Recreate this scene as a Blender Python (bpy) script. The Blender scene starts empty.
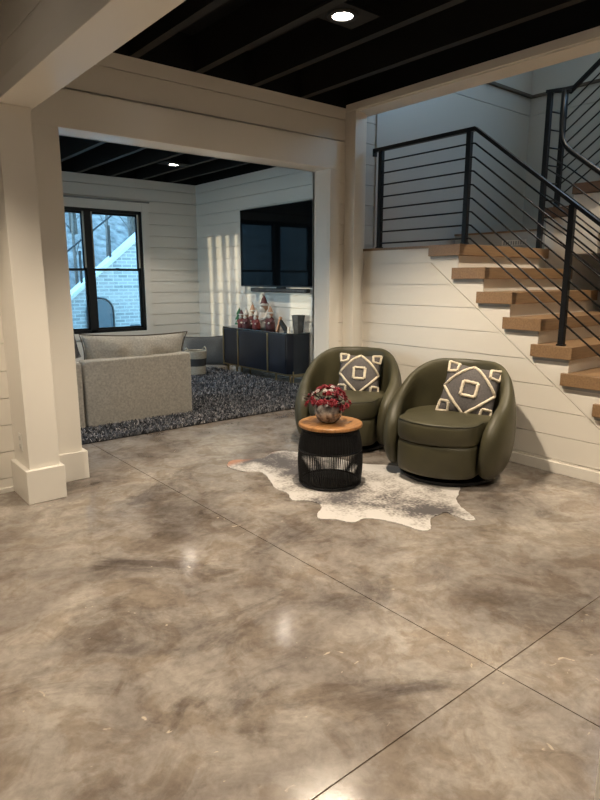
import bpy, bmesh, math, random
from mathutils import Vector, Matrix, noise
random.seed(7)
C = bpy.context.scene.collection
R = math.radians
PI = math.pi

# ------------------------------------------------------------------ materials
MATS = {}
def mat(name, col, rough=0.5, col2=None, scale=8.0, metal=0.0, bump=0.0, bscale=60.0, spec=0.5, coat=0.0, trans=0.0, emit=None, estr=0.0, sheen=0.0, detail=6.0, stretch=None):
    if name in MATS: return MATS[name]
    m = bpy.data.materials.new(name); m.use_nodes = True
    nt = m.node_tree; b = nt.nodes['Principled BSDF']
    b.inputs['Base Color'].default_value = (*col, 1)
    b.inputs['Roughness'].default_value = rough
    b.inputs['Metallic'].default_value = metal
    b.inputs['Specular IOR Level'].default_value = spec
    b.inputs['Coat Weight'].default_value = coat
    b.inputs['Coat Roughness'].default_value = 0.1
    b.inputs['Transmission Weight'].default_value = trans
    b.inputs['Sheen Weight'].default_value = sheen
    if emit:
        b.inputs['Emission Color'].default_value = (*emit, 1); b.inputs['Emission Strength'].default_value = estr
    tc = nt.nodes.new('ShaderNodeTexCoord'); mp = nt.nodes.new('ShaderNodeMapping')
    nt.links.new(tc.outputs['Object'], mp.inputs['Vector'])
    if stretch: mp.inputs['Scale'].default_value = stretch
    if col2:
        n = nt.nodes.new('ShaderNodeTexNoise'); n.inputs['Scale'].default_value = scale; n.inputs['Detail'].default_value = detail
        r = nt.nodes.new('ShaderNodeValToRGB')
        r.color_ramp.elements[0].position = 0.32; r.color_ramp.elements[1].position = 0.68
        r.color_ramp.elements[0].color = (*col, 1); r.color_ramp.elements[1].color = (*col2, 1)
        nt.links.new(mp.outputs[0], n.inputs['Vector']); nt.links.new(n.outputs[0], r.inputs[0]); nt.links.new(r.outputs[0], b.inputs['Base Color'])
    if bump:
        n = nt.nodes.new('ShaderNodeTexNoise'); n.inputs['Scale'].default_value = bscale; n.inputs['Detail'].default_value = 4
        bp = nt.nodes.new('ShaderNodeBump'); bp.inputs['Strength'].default_value = bump; bp.inputs['Distance'].default_value = 0.004
        nt.links.new(mp.outputs[0], n.inputs['Vector']); nt.links.new(n.outputs[0], bp.inputs['Height']); nt.links.new(bp.outputs[0], b.inputs['Normal'])
    MATS[name] = m
    return m

PAINT = (0.80, 0.755, 0.68)
paint = mat('white_board_paint', PAINT, 0.42, bump=0.05, bscale=25)
trimp = mat('white_trim_paint', (0.80, 0.76, 0.69), 0.30, bump=0.03, bscale=15)
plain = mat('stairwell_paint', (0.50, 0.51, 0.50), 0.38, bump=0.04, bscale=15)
blackc = mat('black_ceiling_paint', (0.0035, 0.0035, 0.004), 0.6, bump=0.1, bscale=20, spec=0.3)
blackj = mat('black_joist_paint', (0.008, 0.0075, 0.007), 0.55, bump=0.1, bscale=20, spec=0.35)
oak = mat('oak_tread', (0.30, 0.185, 0.095), 0.38, (0.22, 0.13, 0.065), 6, bump=0.1, bscale=30, stretch=(1.2, 14, 14))
steel = mat('black_steel', (0.005, 0.0055, 0.007), 0.42, spec=0.3)
leather = mat('olive_leather', (0.074, 0.067, 0.035), 0.47, (0.055, 0.050, 0.027), 5, bump=0.25, bscale=120, spec=0.45)
piping = mat('olive_piping', (0.035, 0.034, 0.018), 0.5)
pgrey = mat('charcoal_woven_fabric', (0.085, 0.078, 0.078), 0.95, (0.13, 0.118, 0.115), 90, bump=0.6, bscale=160)
cream = mat('cream_tufted_yarn', (0.74, 0.66, 0.52), 0.95, (0.62, 0.54, 0.41), 70, bump=0.9, bscale=130)
tabwood = mat('honey_wood', (0.46, 0.22, 0.075), 0.4, (0.27, 0.12, 0.04), 5, bump=0.1, bscale=40, stretch=(2, 12, 2))
rope = mat('black_cord', (0.009, 0.009, 0.010), 0.7, bump=0.4, bscale=150)
sofaf = mat('beige_linen', (0.60, 0.56, 0.49), 0.95, (0.42, 0.39, 0.34), 55, bump=0.6, bscale=180)
greyf = mat('grey_linen', (0.11, 0.115, 0.12), 0.95, (0.15, 0.155, 0.16), 60, bump=0.5, bscale=150)
navy = mat('navy_lacquer', (0.006, 0.008, 0.014), 0.28, (0.010, 0.013, 0.022), 20, stretch=(1, 1, .1))
brass = mat('brushed_brass', (0.42, 0.32, 0.17), 0.35, metal=1.0)
glassk = mat('black_glass', (0.003, 0.004, 0.005), 0.05, spec=0.10)
winf = mat('black_window_frame', (0.006, 0.007, 0.008), 0.4)
red = mat('crimson_petal', (0.30, 0.006, 0.018), 0.6, (0.11, 0.002, 0.01), 30)
white_b = mat('frosted_petal', (0.62, 0.55, 0.52), 0.6, (0.4, 0.3, 0.3), 30)
leafm = mat('dark_red_leaf', (0.055, 0.012, 0.016), 0.6, (0.03, 0.03, 0.02), 30)
mercury = mat('mercury_glass', (0.62, 0.60, 0.58), 0.15, (0.06, 0.03, 0.03), 30, metal=0.45, bump=0.3, bscale=60)
darkv = mat('dark_stone', (0.03, 0.03, 0.032), 0.6, (0.07, 0.07, 0.07), 16, bump=0.4, bscale=50)
plasticw = mat('white_plastic', (0.80, 0.78, 0.73), 0.3)
basketw = mat('cream_rope', (0.55, 0.50, 0.41), 0.9, (0.42, 0.37, 0.29), 50, bump=0.8, bscale=90)
basketd = mat('charcoal_rope', (0.06, 0.06, 0.06), 0.9, bump=0.8, bscale=90)
shagbase = mat('shag_backing', (0.03, 0.032, 0.038), 1.0)
santa = mat('santa_red', (0.28, 0.05, 0.04), 0.6, (0.16, 0.03, 0.03), 30)
snow = mat('figurine_white', (0.72, 0.66, 0.58), 0.5)
skinc = mat('figurine_tan', (0.45, 0.25, 0.15), 0.5)
fgreen = mat('figurine_green', (0.05, 0.22, 0.09), 0.7, (0.03, 0.12, 0.06), 40)
trimblk = mat('fixture_black', (0.006, 0.006, 0.006), 0.5)
bulb = mat('lamp_lens', (1, 1, 1), 0.5, emit=(1.0, 0.9, 0.78), estr=60.0)
grass = mat('leaf_litter', (0.07, 0.06, 0.055), 0.95, (0.22, 0.19, 0.175), 5.0, bump=0.8, bscale=6)
bark = mat('bark', (0.05, 0.045, 0.04), 0.9, (0.14, 0.12, 0.11), 3, stretch=(6, 6, 1))
stonecap = mat('pale_stone_cap', (0.40, 0.40, 0.39), 0.8)
bluedoor = mat('slate_blue_paint', (0.03, 0.05, 0.065), 0.5)

# polished concrete
def concrete():
    m = bpy.data.materials.new('polished_concrete'); m.use_nodes = True; nt = m.node_tree; L = nt.links
    b = nt.nodes['Principled BSDF']
    tc = nt.nodes.new('ShaderNodeTexCoord')
    def N(scale, detail, rough, dist=0.0, off=0.0, st=(1, 1, 1)):
        mp = nt.nodes.new('ShaderNodeMapping'); mp.inputs['Location'].default_value = (off, off*.7, 0); mp.inputs['Scale'].default_value = st
        mp.inputs['Rotation'].default_value = (0, 0, 0.5)
        L.new(tc.outputs['Object'], mp.inputs['Vector'])
        n = nt.nodes.new('ShaderNodeTexNoise'); n.inputs['Scale'].default_value = scale; n.inputs['Detail'].default_value = detail
        n.inputs['Roughness'].default_value = rough; n.inputs['Distortion'].default_value = dist
        L.new(mp.outputs[0], n.inputs['Vector']); return n.outputs[0]
    def ramp(src, els):
        r = nt.nodes.new('ShaderNodeValToRGB'); cr = r.color_ramp
        cr.elements[0].position = els[0][0]; cr.elements[0].color = (*els[0][1], 1)
        cr.elements[1].position = els[-1][0]; cr.elements[1].color = (*els[-1][1], 1)
        for p, c in els[1:-1]:
            e = cr.elements.new(p); e.color = (*c, 1)
        L.new(src, r.inputs[0]); return r.outputs[0]
    def mix(mode, a, c, f):
        x = nt.nodes.new('ShaderNodeMix'); x.data_type = 'RGBA'; x.blend_type = mode
        if isinstance(f, float): x.inputs[0].default_value = f
        else: L.new(f, x.inputs[0])
        L.new(a, x.inputs[6])
        if isinstance(c, tuple): x.inputs[7].default_value = (*c, 1)
        else: L.new(c, x.inputs[7])
        return x.outputs[2]
    base = ramp(N(1.5, 9, 0.60, 0.5), [(0.32, (0.135, 0.114, 0.099)), (0.44, (0.225, 0.195, 0.172)), (0.55, (0.305, 0.270, 0.236)), (0.69, (0.415, 0.370, 0.320))])
    g1 = ramp(N(4.6, 9, 0.66, .7, 13.0), [(0.46, (0, 0, 0)), (0.58, (1, 1, 1))])
    c1 = mix('MULTIPLY', base, (0.50, 0.48, 0.485), ramp(N(1.0, 9, 0.68, 0.9, 31.0, (1, 1.5, 1)), [(0.54, (0, 0, 0)), (0.66, (1, 1, 1))]))
    c2 = mix('MIX', c1, (0.30, 0.275, 0.25), ramp(N(2.6, 8, 0.65, 1.8, 71.0), [(0.50, (0, 0, 0)), (0.75, (.6, .6, .6))]))
    c3 = mix('MULTIPLY', c2, (0.78, 0.73, 0.68), g1)
    fine = ramp(N(22, 6, 0.7, 0.4, 5.0), [(0.35, (0.82, 0.81, 0.80)), (0.65, (1.1, 1.1, 1.1))])
    c4 = mix('MULTIPLY', c3, fine, 1.0)
    chips = ramp(N(9, 3, 0.5, 2.2, 91.0), [(0.72, (0, 0, 0)), (0.76, (.7, .7, .7))])
    c5 = mix('MIX', c4, (0.56, 0.47, 0.36), chips)
    L.new(c5, b.inputs['Base Color'])
    rr = nt.nodes.new('ShaderNodeMapRange'); rr.inputs[1].default_value = .3; rr.inputs[2].default_value = .7; rr.inputs[3].default_value = .08; rr.inputs[4].default_value = .20
    L.new(N(3, 6, .6, .6, 44.), rr.inputs[0]); L.new(rr.outputs[0], b.inputs['Roughness'])
    b.inputs['Specular IOR Level'].default_value = 0.55
    bp = nt.nodes.new('ShaderNodeBump'); bp.inputs['Strength'].default_value = .12; bp.inputs['Distance'].default_value = .004
    L.new(N(4, 5, .6, .3, 3.), bp.inputs['Height']); L.new(bp.outputs[0], b.inputs['Normal'])
    return m
conc = concrete()
jointm = mat('joint_dust', (0.12, 0.085, 0.06), 0.9, (0.20, 0.15, 0.11), 5)

def cowhide():
    m = bpy.data.materials.new('speckled_cowhide'); m.use_nodes = True; nt = m.node_tree; L = nt.links
    b = nt.nodes['Principled BSDF']; b.inputs['Roughness'].default_value = .85; b.inputs['Sheen Weight'].default_value = .3
    tc = nt.nodes.new('ShaderNodeTexCoord')
    n1 = nt.nodes.new('ShaderNodeTexNoise'); n1.inputs['Scale'].default_value = 2.1; n1.inputs['Detail'].default_value = 3; n1.inputs['Distortion'].default_value = .6
    n2 = nt.nodes.new('ShaderNodeTexNoise'); n2.inputs['Scale'].default_value = 55; n2.inputs['Detail'].default_value = 5
    n3 = nt.nodes.new('ShaderNodeTexNoise'); n3.inputs['Scale'].default_value = 9; n3.inputs['Detail'].default_value = 5
    for n in (n1, n2, n3): L.new(tc.outputs['Object'], n.inputs['Vector'])
    # painted mask: darker along the spine (object x axis) of the hide
    sep = nt.nodes.new('ShaderNodeSeparateXYZ'); L.new(tc.outputs['Object'], sep.inputs[0])
    def M(op, a, c):
        x = nt.nodes.new('ShaderNodeMath'); x.operation = op
        for i, v in enumerate((a, c)):
            if isinstance(v, (int, float)): x.inputs[i].default_value = v
            else: L.new(v, x.inputs[i])
        return x.outputs[0]
    dist = M('ABSOLUTE', sep.outputs[1], 0.0)
    spine = M('SUBTRACT', 0.36, dist)
    s = M('MULTIPLY', spine, 1.9)
    s = M('ADD', s, M('MULTIPLY', M('MINIMUM', M('SUBTRACT', .55, sep.outputs[0]), 0.0), 2.2))
    s = M('ADD', s, M('MULTIPLY', M('SUBTRACT', n1.outputs[0], .45), 3.0))
    s = M('ADD', s, M('MULTIPLY', M('SUBTRACT', n2.outputs[0], .5), 1.5))
    s = M('ADD', s, M('MULTIPLY', M('SUBTRACT', n3.outputs[0], .5), 1.3))
    r = nt.nodes.new('ShaderNodeValToRGB'); cr = r.color_ramp
    cr.elements[0].position = .05; cr.elements[0].color = (.56, .53, .50, 1)
    cr.elements[1].position = .85; cr.elements[1].color = (.07, .06, .06, 1)
    e = cr.elements.new(.38); e.color = (.36, .33, .30, 1)
    L.new(s, r.inputs[0])
    # tan tail patch
    tail = nt.nodes.new('ShaderNodeMapRange'); tail.inputs[1].default_value = -.97; tail.inputs[2].default_value = -1.05; tail.inputs[3].default_value = 0; tail.inputs[4].default_value = .8
    L.new(sep.outputs[0], tail.inputs[0])
    mx = nt.nodes.new('ShaderNodeMix'); mx.data_type = 'RGBA'; L.new(tail.outputs[0], mx.inputs[0]); L.new(r.outputs[0], mx.inputs[6]); mx.inputs[7].default_value = (.42, .17, .08, 1)
    L.new(mx.outputs[2], b.inputs['Base Color'])
    return m
hide = cowhide()

def brickmat():
    m = bpy.data.materials.new('painted_brick'); m.use_nodes = True; nt = m.node_tree; L = nt.links
    b = nt.nodes['Principled BSDF']; b.inputs['Roughness'].default_value = .85
    tc = nt.nodes.new('ShaderNodeTexCoord'); mp = nt.nodes.new('ShaderNodeMapping'); mp.inputs['Rotation'].default_value = (R(90), 0, 0)
    L.new(tc.outputs['Object'], mp.inputs[0])
    br = nt.nodes.new('ShaderNodeTexBrick'); br.inputs['Scale'].default_value = 1; br.inputs['Brick Width'].default_value = .22; br.inputs['Row Height'].default_value = .075; br.inputs['Mortar Size'].default_value = .010
    br.inputs['Color1'].default_value = (.27, .26, .25, 1); br.inputs['Color2'].default_value = (.17, .17, .165, 1); br.inputs['Mortar'].default_value = (.34, .335, .32, 1)
    L.new(mp.outputs[0], br.inputs['Vector']); L.new(br.outputs[0], b.inputs['Base Color'])
    return m
brick = brickmat()
def tinted(name, cols):
    m = bpy.data.materials.new(name); m.use_nodes = True; nt = m.node_tree; b = nt.nodes['Principled BSDF']; b.inputs['Roughness'].default_value = .95
    g = nt.nodes.new('ShaderNodeNewGeometry'); r = nt.nodes.new('ShaderNodeValToRGB')
    r.color_ramp.interpolation = 'CONSTANT'
    for i, c in enumerate(cols):
        e = r.color_ramp.elements[i] if i < 2 else r.color_ramp.elements.new(i/len(cols))
        e.position = i/len(cols); e.color = (*c, 1)
    nt.links.new(g.outputs['Random Per Island'], r.inputs[0]); nt.links.new(r.outputs[0], b.inputs['Base Color'])
    return m
shagm = tinted('shag_yarn', [(.035, .038, .046), (.10, .105, .12), (.24, .24, .26), (.055, .058, .068), (.42, .40, .40), (.15, .155, .17)])

def glassm():
    m = bpy.data.materials.new('window_glass'); m.use_nodes = True; nt = m.node_tree
    nt.nodes.remove(nt.nodes['Principled BSDF'])
    t = nt.nodes.new('ShaderNodeBsdfTransparent'); t.inputs[0].default_value = (.86, .95, .96, 1)
    g = nt.nodes.new('ShaderNodeBsdfGlossy'); g.inputs['Roughness'].default_value = .02
    f = nt.nodes.new('ShaderNodeFresnel'); f.inputs[0].default_value = 1.45
    mx = nt.nodes.new('ShaderNodeMixShader'); nt.links.new(f.outputs[0], mx.inputs[0]); nt.links.new(t.outputs[0], mx.inputs[1]); nt.links.new(g.outputs[0], mx.inputs[2])
    nt.links.new(mx.outputs[0], nt.nodes['Material Output'].inputs[0])
    return m
wglass = glassm()

# ------------------------------------------------------------------ mesh helpers
def B(): return bmesh.new()
def box(bm, x0, x1, y0, y1, z0, z1):
    vs = [bm.verts.new(p) for p in ((x0,y0,z0),(x1,y0,z0),(x1,y1,z0),(x0,y1,z0),(x0,y0,z1),(x1,y0,z1),(x1,y1,z1),(x0,y1,z1))]
    for f in ((0,3,2,1),(4,5,6,7),(0,1,5,4),(1,2,6,5),(2,3,7,6),(3,0,4,7)): bm.faces.new([vs[i] for i in f])
    return vs
def prism(bm, pts, d):
    """pts: list of 3-D points of a planar polygon; d: extrusion vector"""
    a = [bm.verts.new(p) for p in pts]; d = Vector(d)
    b_ = [bm.verts.new(Vector(p)+d) for p in pts]
    bm.faces.new(a); bm.faces.new(list(reversed(b_)))
    n = len(a)
    for i in range(n): bm.faces.new((a[(i+1) % n], a[i], b_[i], b_[(i+1) % n]))
def tube(bm, pts, r, n=8, caps=True, sq=False):
    pts = [Vector(p) for p in pts]; rings = []
    rr = r if isinstance(r, (list, tuple)) else [r]*len(pts)
    up = None
    for i, p in enumerate(pts):
        t = (pts[min(i+1, len(pts)-1)] - pts[max(i-1, 0)]).normalized()
        if up is None: up = Vector((0,0,1)) if abs(t.z) < .9 else Vector((1,0,0))
        s = t.cross(up).normalized(); u = s.cross(t).normalized(); up = u
        k = 1.0
        if 0 < i < len(pts)-1:
            c = (pts[i]-pts[i-1]).normalized().dot((pts[i+1]-pts[i]).normalized()); k = 1/max(.5, math.sqrt((1+c)/2))
        ring = []
        for j in range(n):
            a = 2*PI*j/n + (PI/4 if n == 4 else 0)
            q = rr[i]*(math.sqrt(2) if n == 4 else 1)
            ring.append(bm.verts.new(p + s*math.cos(a)*q + u*math.sin(a)*q*(k if abs(t.z) < .99 else 1)))
        rings.append(ring)
    for a, b_ in zip(rings, rings[1:]):
        for j in range(n): bm.faces.new((a[j], a[(j+1) % n], b_[(j+1) % n], b_[j]))
    if caps: bm.faces.new(list(reversed(rings[0]))); bm.faces.new(rings[-1])
def lathe(bm, prof, n=32, c=(0,0,0), sx=1, sy=1, cap=True):
    rings = []
    for r, z in prof:
        if r < 1e-6: rings.append([bm.verts.new((c[0], c[1], c[2]+z))])
        else: rings.append([bm.verts.new((c[0]+r*sx*math.cos(2*PI*j/n), c[1]+r*sy*math.sin(2*PI*j/n), c[2]+z)) for j in range(n)])
    for a, b_ in zip(rings, rings[1:]):
        for j in range(n):
            k = (j+1) % n
            if len(a) == 1: bm.faces.new((a[0], b_[k], b_[j]))
            elif len(b_) == 1: bm.faces.new((a[j], a[k], b_[0]))
            else: bm.faces.new((a[j], a[k], b_[k], b_[j]))
    if cap and len(rings[0]) > 1: bm.faces.new(list(reversed(rings[0])))
    if cap and len(rings[-1]) > 1: bm.faces.new(rings[-1])
def ball(bm, c, r, sx=1, sy=1, sz=1, seg=10, rings=6):
    lathe(bm, [(r*math.sin(PI*i/rings) if 0 < i < rings else 0, -r*math.cos(PI*i/rings)*sz) for i in range(rings+1)], seg, c, sx, sy)
def obj(name, bm, m, parent=None, bevel=0.0, smooth=False, seg=2, sub=0, angle=35):
    bmesh.ops.recalc_face_normals(bm, faces=bm.faces)
    me = bpy.data.meshes.new(name); bm.to_mesh(me); bm.free()
    me.materials.append(m)
    if smooth:
        for p in me.polygons: p.use_smooth = True
    o = bpy.data.objects.new(name, me); C.objects.link(o)
    if parent: o.parent = parent
    if bevel:
        md = o.modifiers.new('Bevel', 'BEVEL'); md.width = bevel; md.segments = seg; md.limit_method = 'ANGLE'; md.angle_limit = R(angle)
        if smooth is False:
            for p in me.polygons: p.use_smooth = False
    if sub:
        md = o.modifiers.new('Subsurf', 'SUBSURF'); md.levels = sub; md.render_levels = sub
    return o
def thing(name, label, cat, loc=(0,0,0), rz=0, group=None):
    o = bpy.data.objects.new(name, None); C.objects.link(o); o.location = loc; o.rotation_euler = (0,0,rz); o.empty_display_size = .1
    o['label'] = label; o['category'] = cat
    if group: o['group'] = group
    return o
def tag(o, label, cat, group=None):
    o['label'] = label; o['category'] = cat
    if group: o['group'] = group
    return o
def struct(o, label=None):
    o['kind'] = 'structure'
    if label: o['label'] = label
    return o

# ------------------------------------------------------------------ key dimensions
WX = 4.44      # stair wall plane
OY = 4.50      # opening wall plane
CZ = 3.08      # joist undersides
TY = 9.95      # window wall
TX = 5.75      # television wall
GZ = [0.868 + .1915*k for k in range(-4, 24)]   # board joints
GAP = .005

def boards(bm, kind, plane, u0, u1, z0, z1, out, GAP=GAP):
    """lap boards on a vertical plane: kind 'x' -> plane X=const (u is Y), 'y' -> plane Y=const (u is X). out = +1/-1 side the backing lies."""
    edges = [z0] + [g for g in GZ if z0+.012 < g < z1-.012] + [z1]
    for a, b_ in zip(edges, edges[1:]):
        a2 = a + (GAP/2 if a > z0 else 0); b2 = b_ - (GAP/2 if b_ < z1 else 0)
        if kind == 'x': box(bm, min(plane, plane+out*.03), max(plane, plane+out*.03), u0, u1, a2, b2)
        else: box(bm, u0, u1, min(plane, plane+out*.03), max(plane, plane+out*.03), a2, b2)
    if kind == 'x': box(bm, min(plane+out*.03, plane+out*.12), max(plane+out*.03, plane+out*.12), u0, u1, z0, z1)
    else: box(bm, u0, u1, min(plane+out*.03, plane+out*.12), max(plane+out*.03, plane+out*.12), z0, z1)

# ------------------------------------------------------------------ floor
bm = B()
xs = [-3.6, -2.07, 1.93, 7.45]; ys = [-4.2, -2.86, 1.14, 5.14, 9.14, 10.1]
g = .003
for i in range(len(xs)-1):
    for j in range(len(ys)-1):
        box(bm, xs[i]+g*(i > 0), xs[i+1]-g*(i < len(xs)-2), ys[j]+g*(j > 0 and j != 3), ys[j+1]-g*(j < len(ys)-2 and j != 2), -.06, 0)
fl = struct(obj('floor', bm, conc), 'polished mottled brown concrete floor with saw-cut joints')
bm = B(); box(bm, -3.6, 7.45, -4.2, 10.1, -.1, -.0045)
struct(obj('floor', bm, jointm, fl))['kind'] = 'structure'

# ------------------------------------------------------------------ ceilings (open joists painted black)
def ceiling(x0, x1, y0, y1, z, xjs, label):
    bm = B(); box(bm, x0, x1, y0, y1, z+.26, z+.32)
    box(bm, x0-.02, x0, y0, y1, z-.0, z+.32); box(bm, x1, x1+.02, y0, y1, z+.001, z+.32); box(bm, x0, x1, y0-.02, y0, z, z+.32); box(bm, x0, x1, y1, y1+.02, z+.001, z+.32)
    c = struct(obj('ceiling', bm, blackc), label)
    bm = B()
    for x in xjs: box(bm, x-.032, x+.032, y0, y1, z, z+.26)
    j = obj('joist', bm, blackj, c); j['kind'] = 'stuff'
    return c
ceiling(-3.6, 4.27, -4.2, 4.50, CZ, [2.12 + .535*k for k in range(-10, 5) if 2.12+.535*k < 4.2], 'black painted open joist ceiling over the front room')
ceiling(-.3, 5.87, 4.62, 10.07, 3.12, [2.05 + .535*k for k in range(-4, 7) if 2.05+.535*k < 5.7], 'black painted open joist ceiling over the far room')

# ------------------------------------------------------------------ opening wall
JX0, JX1, HZ = 1.53, 4.045, 2.515
bm = B()
boards(bm, 'y', OY, -3.6, 1.40, 0, CZ, 1)
boards(bm, 'y', OY, 4.10, 4.44, 0, CZ, 1)
boards(bm, 'y', OY, 1.40, 4.10, 2.64, CZ, 1)
struct(obj('wall_back', bm, paint), 'white shiplap wall with the wide cased opening')
bm = B()   # far room side of the same wall
boards(bm, 'y', 4.70, -.3, 1.40, 0, 3.12, -1)
boards(bm, 'y', 4.70, 4.10, 5.75, 0, 3.12, -1)
boards(bm, 'y', 4.70, 1.40, 4.10, 2.64, 3.12, -1)
box(bm, 5.0, 5.75, 4.56, 4.62, 0, 3.12)
struct(obj('wall_back_inner', bm, paint))
# casing and jambs of the opening
bm = B()
box(bm, JX0-.25, JX0, OY-.028, OY, 0, HZ); box(bm, JX1, JX1+.125, OY-.028, OY, 0, HZ)
box(bm, JX0-.25, JX1+.125, OY-.028, OY, HZ, HZ+.25)
box(bm, JX0-.02, JX0, OY, 4.73, 0, HZ); box(bm, JX1, JX1+.02, OY, 4.73, 0, HZ); box(bm, JX0-.02, JX1+.02, OY, 4.73, HZ, HZ+.02)
box(bm, JX0-.15, JX0, 4.70, 4.728, 0, HZ); box(bm, JX1, JX1+.12, 4.70, 4.728, 0, HZ); box(bm, JX0-.15, JX1+.12, 4.70, 4.728, HZ, HZ+.15)
struct(obj('trim_1', bm, trimp, bevel=.003), 'white casing around the wide opening')
bm = B()
box(bm, JX0-.25, JX0+.03, OY-.06, OY-.028, 0, .215); box(bm, JX0-.02, JX0+.03, OY-.028, 4.75, 0, .215)
struct(obj('trim_2', bm, trimp, bevel=.004), 'white plinth block at the foot of the left opening casing')
# corner post
bm = B(); box(bm, 4.255, 4.375, 4.36, OY, 0, CZ-.04); box(bm, 4.375, 4.445, 4.40, OY+.12, 0, CZ-.04)
struct(obj('trim_3', bm, trimp, bevel=.003), 'white corner post between the opening and the stair')
# header over the stairs
bm = B()
box(bm, 4.26, 4.29, -4.2, 4.5, 3.045, 3.11); box(bm, 4.275, 4.50, -4.2, 4.5, 3.032, 3.105)
struct(obj('trim_4', bm, trimp, bevel=.003), 'white header board along the stair opening')
# beam and its two columns
bm = B()
box(bm, 1.06, 1.28, .02, 4.5, 2.53, 2.62); 
struct(obj('trim_5', bm, trimp, bevel=.003), 'white dropped beam across the front room')
bm = B(); boards(bm, 'x', 1.065, -4.2, 4.5, 2.62, CZ+.1, 1); box(bm, 1.185, 1.275, -4.2, 4.5, 2.62, CZ+.1)
struct(obj('trim_6', bm, paint), 'white boarded face above the dropped beam')
bm = B(); box(bm, 1.06, 1.26, 4.155, 4.5, 0, 2.53)
struct(obj('trim_7', bm, trimp, bevel=.003), 'white square column carrying the left end of the beam')
bm = B(); box(bm, 1.03, 1.285, 4.125, 4.5, 0, .235)
struct(obj('trim_8', bm, trimp, bevel=.005), 'tall white plinth of the left column')
bm = B(); box(bm, 1.06, 1.28, .0, .403, 0, 2.53)
struct(obj('trim_9', bm, trimp, bevel=.003), 'white near column at the bottom right')
bm = B(); box(bm, 1.03, 1.31, -.03, .433, 0, .235)
struct(obj('trim_10', bm, trimp, bevel=.005), 'tall white plinth of the near column')
bm = B(); box(bm, -3.6, 1.03, OY-.018, OY, 0, .035); box(bm, 4.15, 4.26, OY-.018, OY, 0, .13)
struct(obj('baseboard_back', bm, trimp, bevel=.003))
# outlet on the side of the column
t = thing('outlet', 'white outlet plate on the side of the left column', 'outlet', (1.06, 4.30, .40))
bm = B(); box(bm, -.006, 0, -.036, .036, -.06, .06); obj('cover_plate', bm, plasticw, t, bevel=.002)
for dz in (-.028, .028):
    bm = B(); lathe(bm, [(0, 0), (.016, 0), (.016, .003), (0, .003)], 16)
    bmesh.ops.transform(bm, matrix=Matrix.Translation((-.006, 0, dz)) @ Matrix.Rotation(-PI/2, 4, 'Y'), verts=bm.verts)
    obj('socket', bm, mat('socket_grey', (.6, .58, .54), .4), t)

# unseen room sides (they bound the light)
bm = B(); boards(bm, 'x', -3.6, -4.2, 4.5, 0, 3.3, -1); struct(obj('wall_left', bm, paint))
bm = B(); boards(bm, 'y', -4.2, -3.6, 4.44, 0, 3.3, -1); struct(obj('wall_front', bm, paint))

# ------------------------------------------------------------------ stairs
RH, RUN = .1983, .262
def tread_z(k): return 1.785 - RH*k
NOSE = [3.222 - RUN*k for k in range(9)]     # front (camera-right) edge of each tread
M_ = RH/RUN
UX = 5.87
# under-stair wall: lap boards below the diagonal, skirt above
bm = B()
def ydiag(z): return 3.448 - (1.552 - z)*(RUN/RH)
zs = [.0] + [g for g in GZ if .05 < g < 1.64]
for a, b_ in zip(zs, zs[1:]):
    a2, b2 = a+GAP/2, b_-GAP/2
    ya, yb = ydiag(a2)+.004, ydiag(b2)+.004
    prism(bm, [(WX, max(ya, 1.0), a2), (WX, 4.42, a2), (WX, 4.42, b2), (WX, max(yb, 1.0), b2)], (.012, 0, 0))
sk = obj('wall_right', bm, paint); struct(sk, 'white shiplap wall under the stairs')
bm = B()
box(bm, WX, WX+.012, 3.50, 4.42, GZ[8]+GAP/2 if False else 1.634+GAP/2, 1.765)
# skirt columns following the steps
def dz_(y): return max(0.0, 1.552 - (3.448-y)*(RH/RUN) + .006)
for k in range(9):
    y0 = NOSE[k]+.035; y1 = 3.50 if k == 0 else NOSE[k-1]+.035
    zt = tread_z(k) - .096
    prism(bm, [(WX, y0, dz_(y0)), (WX, y1, dz_(y1) if k else 1.60), (WX, y1, zt if k else 1.765), (WX, y0, zt)], (.0125, 0, 0))
struct(obj('trim_11', bm, paint), 'white stair skirt board above the diagonal joint')
bm = B(); box(bm, WX-.016, WX, 1.2, 4.36, 0, .085)
struct(obj('baseboard_right', bm, trimp, bevel=.003))

st = thing('staircase', 'lower stair flight with thick brown oak treads and white risers rising to the landing', 'staircase', (4.44, 2.2, 0))
def SL(o): o.location = (-4.44, -2.2, 0); return o
for k in range(9):
    z = tread_z(k)
    bm = B(); box(bm, WX-.04, UX-.002, NOSE[k], NOSE[k]+.335, z-.095, z)
    SL(obj('tread', bm, oak, st, bevel=.003))
    bm = B(); box(bm, WX+.0005, UX-.002, NOSE[k]+.0345, NOSE[k]+.06, z-RH+.001, z-.096)
    SL(obj('riser', bm, trimp, st))
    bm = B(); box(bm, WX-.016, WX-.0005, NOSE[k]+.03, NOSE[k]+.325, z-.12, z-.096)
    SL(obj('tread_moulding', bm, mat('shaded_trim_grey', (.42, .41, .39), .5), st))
bm = B(); box(bm, WX-.012, UX-.002, NOSE[0]+.336, 4.41, 1.762, 1.785)
SL(obj('landing_floor', bm, oak, st))
bm = B()
for k in range(9): box(bm, WX+.013, WX+.06, NOSE[k]+.062, 4.40 if k == 0 else NOSE[k]+.06+RUN, 0, tread_z(k)-.097)
SL(obj('stair_wall_core', bm, trimp, st))  # solid core of the under-stair wall, grouped with the staircase

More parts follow.
